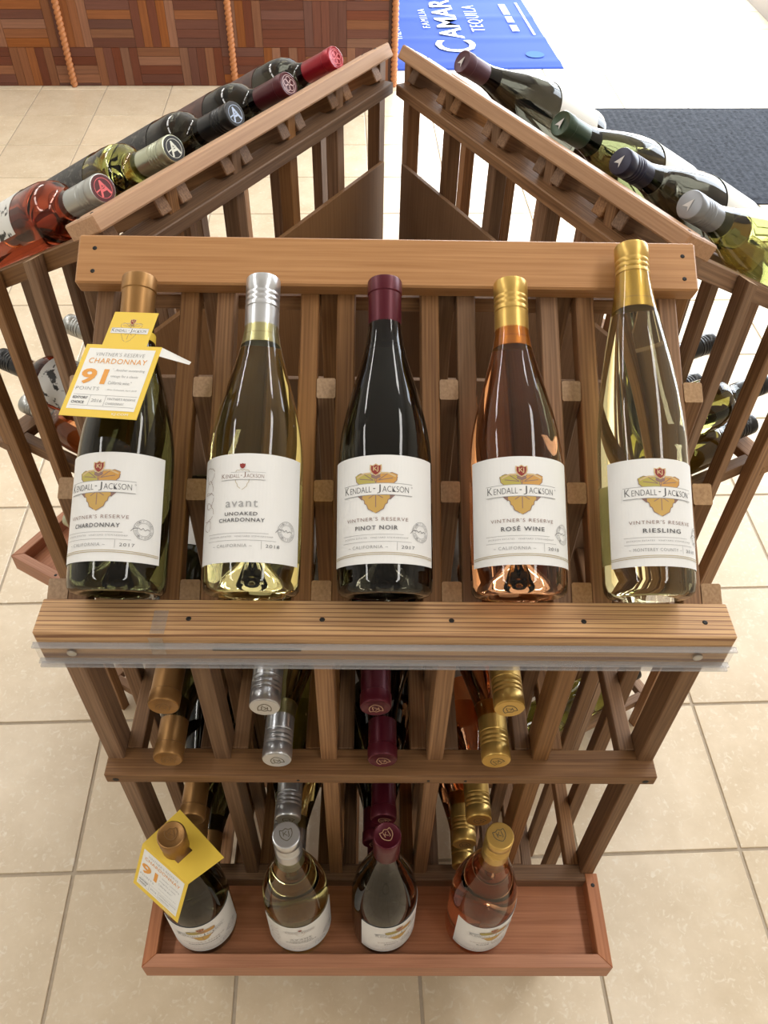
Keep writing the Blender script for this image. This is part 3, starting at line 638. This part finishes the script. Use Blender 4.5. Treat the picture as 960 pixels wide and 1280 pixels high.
g = 'bottles leaning on the rack side towards the counter'
LEFT = [(4, G_RED, 'screw', GREYCAP, TOPRED, ('A', PINK), LAB_BW, 'red wine bottle with grey screw cap bearing a pink letter'),
        (3, G_OLIVE, 'screw', GREENCAP, TOPBLK, ('A', EWHITE), LAB_BLK, 'green bottle with pale screw cap bearing a white letter'),
        (2, G_BLACK, 'screw', BLACKCAP, TOPBLK, ('A', EBLUE), LAB_BLK, 'black bottle with black cap bearing a pale blue letter'),
        (1, G_BLACK, 'foil', MAROON, None, ('scroll', EPINK2), LAB_RED, 'dark bottle with maroon foil and pale scroll emblem'),
        (0, G_BLACK, 'foil', REDFOIL, None, ('scroll', PINK), LAB_RED, 'dark bottle with bright red foil by the rack corner')]
for k, gm, cs, cm, tm, em, lm, nm in LEFT:
    bottle('bordeaux', gm, cs, cm, display_matrix(ML, BAY[k], -0.0055), nm, g, (lm, 0.03, 0.165, R(80)), tm, em, R(8))
G_AMB = glass('glass_amber_red', (0.35, 0.07, 0.03))
g = 'bottles lying in the rack side towards the counter'
for x, z, yc, gm, cm, lab, nm in ((BAY[4], 0.7458+0.023, 0.418, G_ROSE, GREYCAP, None, 'rosé bottle with grey ribbed cap lying below the labelled one'),
        (BAY[4], 0.7458+0.023+0.076, 0.400, G_AMB, BLACKCAP, (LAB_BW, 0.12, 0.19, R(75)), 'dark red bottle with white and black label lying under the slope'),
        (BAY[3], 0.7458+0.023, 0.424, G_BLACK, GREENCAP, None, 'dark bottle with pale ribbed cap lying in the next bin'),
        (BAY[3], 0.7458+0.023+0.076, 0.420, G_OLIVE, GREYCAP, None, 'olive bottle with grey ribbed cap lying in the next bin'),
        (BAY[4], 0.4150+0.023, 0.425, G_BLACK, BLACKCAP, None, 'black bottle lying at the bottom beside the side tray'),
        (BAY[4], 0.4150+0.099, 0.418, G_OLIVE, GREENCAP, None, 'olive bottle with pale green cap lying above the side tray')):
    bottle('bordeaux', gm, 'screw', cm, lying_matrix(ML, x, z, yc, 0.300), nm, g, lab, None, None, R(160))

# right rack
g = 'bottles leaning on the rack side towards the mat'
PURPLE = plain('foil_purple_brown', (0.085, 0.035, 0.05), 0.4, 0.3); GREENF = plain('foil_green', (0.035, 0.06, 0.035), 0.35, 0.3); NAVY = plain('cap_navy', (0.022, 0.022, 0.045), 0.35, 0.3); GREY2 = plain('cap_mid_grey', (0.24, 0.25, 0.27), 0.4, 0.6)
ARROW = plain('emb_arrow', (0.55, 0.55, 0.56), 0.5)
for k, gm, cs, cm, nm in ((4, G_BLACK, 'foil', PURPLE, 'black bottle with purple foil and white label near the rack corner'),
        (2, G_DARKGREEN, 'foil', GREENF, 'dark bottle with green foil beside the empty display slot'),
        (1, G_BLACK, 'screw', NAVY, 'dark bottle with navy screw cap and white label'),
        (0, G_OLIVE2, 'screw', GREY2, 'olive green bottle with mid grey screw cap')):
    bottle('burgundy', gm, cs, cm, display_matrix(MR, BAY[k], 0.0, 0.0), nm, g, (PAPER2, 0.028, 0.118, R(75), 'rows'), None, ('arrow', ARROW), R(-5))
g = 'bottles lying in the rack side towards the mat'
for x, z, yc, gm, cm, nm in ((BAY[0], 0.7458+0.023, 0.412, G_OLIVE, BLACKCAP, 'olive bottle with black ribbed cap lying lower in the end bin'),
        (BAY[0]+0.004, 0.7458+0.023+0.0752, 0.418, G_OLIVE, BLACKCAP, 'olive bottle with black ribbed cap lying upper in the end bin'),
        (BAY[1], 0.7458+0.023, 0.414, G_BLACK, BLACKCAP, 'black bottle with black ribbed cap lying lower in the second bin'),
        (BAY[1], 0.7458+0.023+0.0752, 0.414, G_BLACK, BLACKCAP, 'black bottle with black ribbed cap lying upper in the second bin'),
        (BAY[0], 0.075+0.023, 0.430, G_OLIVE, BLACKCAP, 'olive bottle lying on the lowest rails near the floor')):
    bottle('bordeaux', gm, 'screw', cm, lying_matrix(MR, x, z, yc, 0.300), nm, g, None, None, None, R(160))

# ------------------------------------------------------------------ yellow neck tags
def card(name, M, outline, th, mat, parent, hole=None):
    n = len(outline); V = [(x, y, z) for z in (-th/2, th/2) for x, y in outline]
    F = [tuple(range(n)), tuple(range(n, 2*n))]+[(i, (i+1) % n, n+(i+1) % n, n+i) for i in range(n)]
    return link(name, poly_mesh(None, V, F), mat, parent, M)
cx = Vector((0.9694, -0.2149, 0.1188)); cy = Vector((0.1717, 0.9391, 0.2976)); cz = Vector((-0.1755, -0.2681, 0.9473))
MT = Matrix(((cx.x, cy.x, cz.x, -0.2292), (cx.y, cy.y, cz.y, 0.5541), (cx.z, cy.z, cz.z, 1.1601), (0, 0, 0, 1)))
e = empty('neck_tag', MT); tag(e, 'yellow and white 91 points neck tag hanging over the leaning chardonnay bottle', 'tag', 'yellow neck tags')
w2, h2, w3, h3 = 0.03475, 0.03595, 0.0205, 0.0354
cardo = card('card', Matrix.Identity(4), [(-w2, -h2), (w2, -h2), (w2, h2), (w3, h2), (w3, h2+h3), (-w3, h2+h3), (-w3, h2), (-w2, h2)], 0.0006, YELLOW, e)
def tag_art(A, full=True):
    A.rect('white', -0.0305, 0.0305, -0.0290, 0.0320, 0.00045)
    A.text('inkg', "VINTNER'S RESERVE", -0.0225, 0.0225, 0.0240, 0.0278, 0.0007, -0.01, 1.1)
    A.text('orange', 'CHARDONNAY', -0.0265, 0.0265, 0.0165, 0.0217, 0.0007, 0.0, 1.1)
    A.text('orange', '91', -0.0285, -0.0045, -0.0045, 0.0110, 0.0007, 0.03)
    A.text('inkg', 'POINTS', -0.0285, -0.0075, -0.0105, -0.0072, 0.0007, -0.01, 1.15)
    for q, t in enumerate(('"...Another outstanding', 'vintage for a classic', 'California wine."')):
        A.text('inkg', t, -0.0015, 0.0275-0.004*q, 0.0085-0.0062*q, 0.0118-0.0062*q, 0.0007, -0.005)
    A.text('inkg', '- Wine Enthusiast, April 2018', -0.0015, 0.0265, -0.0103, -0.0086, 0.0007, 0.0)
    A.line('inkg', [(-0.0285, -0.0150), (0.0290, -0.0150)], 0.0003, 0.0006); A.line('inkg', [(-0.0285, -0.0255), (0.0290, -0.0255)], 0.0003, 0.0006)
    for x in (-0.0125, 0.0015): A.line('inkg', [(x, -0.0150), (x, -0.0255)], 0.0003, 0.0006)
    A.text('ink', "EDITORS'", -0.0280, -0.0145, -0.0192, -0.0167, 0.0007, 0.02); A.text('ink', 'CHOICE', -0.0280, -0.0165, -0.0238, -0.0213, 0.0007, 0.02)
    A.text('inkg', '2016', -0.0105, -0.0010, -0.0218, -0.0188, 0.0007, 0.0)
    A.text('inkg', "VINTNER'S RESERVE", 0.0030, 0.0285, -0.0192, -0.0170, 0.0007, 0.0); A.text('inkg', 'CHARDONNAY', 0.0030, 0.0195, -0.0238, -0.0215, 0.0007, 0.0)
    A.text('white', 'KJ.COM', 0.012, 0.0265, -0.0338, -0.0312, 0.0007, 0.0)
A = Art(); tag_art(A); emblem(A, 0.0, h2+0.0165, 0.56); A.build(flat(), cardo, AM, AN)
# loop of the tag round the bottle neck and its folded rear flap
Mb = display_matrix(MF, BAY[0]+DX[0])
loop = link('neck_loop', lathe_mesh('neckloop', [(0.0172, 0), (0.0178, 0), (0.0178, 0.008), (0.0172, 0.008), (0.0172, 0)], 36), YELLOW, e)
loop.matrix_local = MT.inverted() @ Mb @ T(0, 0, 0.226)
fl = poly_mesh(None, [MT.inverted() @ Vector(p) for p in [tuple(MT @ Vector((w2, h2, -0.0003))), tuple(MT @ Vector((w2, h2-0.009, -0.0003))), (-0.168, 0.575, 1.1615), (-0.1665, 0.5775, 1.1625)]], [(0, 1, 2, 3)])
link('rear_flap', fl, WHITE, e)
Ml = MT.inverted() @ Mb
V = [(-0.012, h2+h3-0.001, -0.0003), (0.012, h2+h3-0.001, -0.0003), tuple(Ml @ Vector((0.007, -0.0165, 0.233))), tuple(Ml @ Vector((-0.007, -0.0165, 0.233)))]
V += [(x, y, z-0.0006) for x, y, z in V]
link('neck_strap', poly_mesh(None, V, [(0, 1, 2, 3), (4, 5, 6, 7), (0, 1, 5, 4), (1, 2, 6, 5), (2, 3, 7, 6), (3, 0, 4, 7)]), YELLOW, e)
# the tag on the standing chardonnay: a square collar round the neck with a folded front flap
zc = 0.650
P4 = [Vector(p) for p in ((-0.231, 0.416, zc), (-0.1735, 0.3615, zc), (-0.2085, 0.3330, zc), (-0.266, 0.3765, zc))]
c0 = sum(P4, Vector())/4
e = empty('neck_tag', T(*c0)); tag(e, 'yellow folded neck tag around the chardonnay bottle standing in the tray', 'tag', 'yellow neck tags')
L4 = [p-c0 for p in P4]; nx, ny = -0.2285-c0.x, 0.3735-c0.y
inner = [Vector((nx+0.0195*math.cos(a), ny+0.0195*math.sin(a), 0)) for a in [math.atan2(p.y, p.x) for p in L4]]
V = []; F = []
for z in (-0.0004, 0.0004):
    V += [(p.x, p.y, z) for p in L4]+[(p.x*0.985, p.y*0.985, z) if False else (p.x, p.y, z) for p in inner]
for k in range(4):
    k2 = (k+1) % 4
    F += [(k, k2, 4+k2, 4+k), (8+k, 12+k, 12+k2, 8+k2), (k, 8+k, 8+k2, k2), (4+k, 4+k2, 12+k2, 12+k)]
collar = link('collar', poly_mesh(None, V, F), YELLOW, e)
# flap hangs from the edge L4[3]-L4[2]
ex = (L4[2]-L4[3]); wdt = ex.length; ex.normalize(); outd = Vector((ex.y, -ex.x, 0))
if outd.dot(L4[3]) < 0: outd = -outd
ey = -(outd*0.45+Vector((0, 0, -1))*0.89).normalized(); ez = ex.cross(ey)
Mf = Matrix(((ex.x, ey.x, ez.x, 0), (ex.y, ey.y, ez.y, 0), (ex.z, ey.z, ez.z, 0), (0, 0, 0, 1)))
mid = (L4[2]+L4[3])/2; hl = 0.036
Mf.translation = mid-ey*(0.062/2)
s_ = wdt/0.0695
flap = card('front_flap', Mf, [(-wdt/2, -0.031), (wdt/2, -0.031), (wdt/2, 0.031), (-wdt/2, 0.031)], 0.0006, YELLOW, e)
A = Art(); tag_art(A); k1, k2 = wdt/0.0695, 0.062/0.0719
A.build(lambda u, v, h: (u*k1, v*k2, h), flap, AM, AN)

# ------------------------------------------------------------------ background: counter, mats
CR = R(2.6); cxr, cyr = 0.078, 4.418
MCt = T(cxr, cyr, 0) @ Matrix.Rotation(CR, 4, 'Z')
e = empty('sales_counter', MCt); tag(e, 'counter faced with dark red basket-weave parquet and rope mouldings', 'counter')
PARQ = wood('parquet_strip', (0.095, 0.025, 0.012), (0.135, 0.038, 0.018), 10, 0.45, 0.18, 0.3)
PARQ2 = wood('parquet_strip_light', (0.16, 0.050, 0.016), (0.24, 0.084, 0.028), 10, 0.45, 0.2, 0.4)
boxp('counter_body', -2.5, 0.0, 0.0, 0.6, 0.0, 0.98, plain('counter_core', (0.07, 0.028, 0.018), 0.5), e, 0.002)
boxp('counter_top', -2.52, 0.02, -0.03, 0.62, 0.98, 1.02, WOOD_TOP, e, 0.004)
q = 0.20; st = q/5
for i in range(12):
    for j in range(5):
        x0 = -0.03-(i+1)*q; z0 = 0.004+j*q-0.03
        for s in range(5):
            m = PARQ2 if random.random() < 0.33 else PARQ
            if (i+j) % 2: xa, xb, za, zb = x0+0.001, x0+q-0.001, z0+s*st+0.0006, z0+(s+1)*st-0.0006
            else: xa, xb, za, zb = x0+s*st+0.0006, x0+(s+1)*st-0.0006, z0+0.001, z0+q-0.001
            if za < 0.002: za = 0.002
            if zb - za < 0.004 or xa < -2.5: continue
            boxp('parquet_strip', xa, xb, -0.0055+random.uniform(0, 0.0008), 0.001, za, zb, m, e, 0)
ROPE = plain('rope_wood', (0.42, 0.16, 0.055), 0.5)
def rope_mesh(L, r):
    V = []; F = []; seg = 12; n = int(L/0.003)
    for k in range(n+1):
        z = L*k/n
        for s in range(seg):
            a = 2*math.pi*s/seg; rr = r*(0.66+0.34*abs(math.sin(a-z*math.pi/0.022)))
            V.append((rr*math.cos(a), rr*math.sin(a), z))
    for k in range(n):
        for s in range(seg): F.append((k*seg+s, k*seg+(s+1) % seg, (k+1)*seg+(s+1) % seg, (k+1)*seg+s))
    F += [tuple(range(seg)), tuple(range(n*seg, n*seg+seg))]
    return poly_mesh(None, V, F, True)
rm = rope_mesh(0.978, 0.017)
for x in (0.0, -0.780, -1.56, -2.34): link('rope_moulding', rm, ROPE, e, T(x, -0.010, 0.002))

# blue floor mat with lettering
MB_ = T(0.969, 4.688, 0) @ Matrix.Rotation(R(4.6), 4, 'Z')
e = empty('floor_mat', MB_); tag(e, 'blue floor mat with white tequila lettering beyond the counter', 'mat')
V = []; F = []; W, Lm, nn = 1.55, 2.3, 92
for k in range(nn+1):
    y = Lm*k/nn; z = 0.003+0.0045*max(0, math.sin(y*2*math.pi/0.36))**4+0.0008*math.sin(y*9)
    for x in (-W, 0): V.append((x, y, z))
for k in range(nn): F.append((2*k, 2*k+1, 2*k+3, 2*k+2))
b0 = len(V); V += [(-W, 0, 0), (0, 0, 0), (0, Lm, 0), (-W, Lm, 0)]; F += [(b0, b0+1, 1, 0), (b0+3, b0+2, 2*nn+1, 2*nn)]
sheet = link('mat_sheet', poly_mesh(None, V, F, True), plain('mat_blue', (0.042, 0.085, 0.36), 0.8, 0, 0.1), e)
MW = plain('mat_white', (0.66, 0.72, 0.82), 0.5); MLB = plain('mat_light_blue', (0.05, 0.13, 0.46), 0.8, 0, 0.1)
A = Art()
def mtext(key, t, xl, xr, ya, yb, bold=0.0, sp=1.0):   # reads along +y, letter tops towards -x
    vs, fs = text_geo(t, bold, sp); key = 'w_'+t; A.put(key, [(xr-v*(xr-xl), ya+u*(yb-ya)) for u, v in vs], fs, 0.0086)
mtext('w', 'C', -0.63, -0.41, 0.24, 0.42, 0.01); mtext('w', 'AMARENA', -0.585, -0.455, 0.45, 1.62, 0.015)
mtext('w', 'TEQUILA', -0.395, -0.305, 0.56, 1.02, -0.01, 1.15); mtext('w', 'FAMILIA', -0.665, -0.625, 0.63, 0.96, -0.005, 1.3)
mtext('w', 'THE MOST AWARDED', -0.840, -0.800, 0.44, 1.15, 0.0, 1.1)
for q, (ya, yb) in enumerate(((0.56, 0.69), (0.71, 0.83), (0.85, 1.05))):      # lines of print too small to read
    for r_ in range(int((yb-ya)/0.022)): A.rect('p%d' % q, -0.165, -0.125, ya+r_*0.022, ya+r_*0.022+0.015, 0.0086)
for r_ in range(36): A.rect('q', -0.060, -0.046, 0.50+r_*0.016, 0.50+r_*0.016+0.010, 0.0086)
A.blob('b', (-0.115, 0.19), [(-0.115+0.05*math.cos(k*.4), 0.19+0.05*math.sin(k*.4)) for k in range(16)], 0.0084, 2)
A.build(flat(), sheet, {k: (MLB if k == 'b' else MW) for k in A.L}, dict({'b': 'faint_emblem'}, **{k: 'print_line' for k in ('p0', 'p1', 'p2', 'q')}))
for o in sheet.children:
    if o.name.startswith('print_line'): o['kind'] = 'stuff'

# black ribbed entrance mat
MK = T(1.02, 3.215, 0) @ Matrix.Rotation(R(2.4), 4, 'Z')
e = empty('entrance_mat', MK); tag(e, 'black textured rubber entrance mat beside the wine rack', 'mat')
V = []; F = []; nx_, ny_ = 150, 120; W, Lm = 1.24, 0.93
for j in range(ny_+1):
    for i in range(nx_+1):
        x = W*i/nx_; y = Lm*j/ny_; edge = min(x, W-x, y, Lm-y) < 0.02
        z = 0.006 if edge else 0.0085+0.0022*math.sin(x*2*math.pi/0.032+(0 if int(y/0.0155) % 2 else math.pi))*math.sin(y*2*math.pi/0.031)
        V.append((x, y, z))
for j in range(ny_):
    for i in range(nx_): a = j*(nx_+1)+i; F.append((a, a+1, a+nx_+2, a+nx_+1))
link('mat_pad', poly_mesh(None, V, F, True), MATBLACK, e)
for (x0, x1, y0, y1) in ((-0.015, W+0.015, -0.015, 0.005), (-0.015, W+0.015, Lm-0.005, Lm+0.015), (-0.015, 0.005, 0.005, Lm-0.005), (W-0.005, W+0.015, 0.005, Lm-0.005)):
    boxp('mat_edge', x0, x1, y0, y1, 0.0, 0.0065, MATBLACK, e, 0.001)
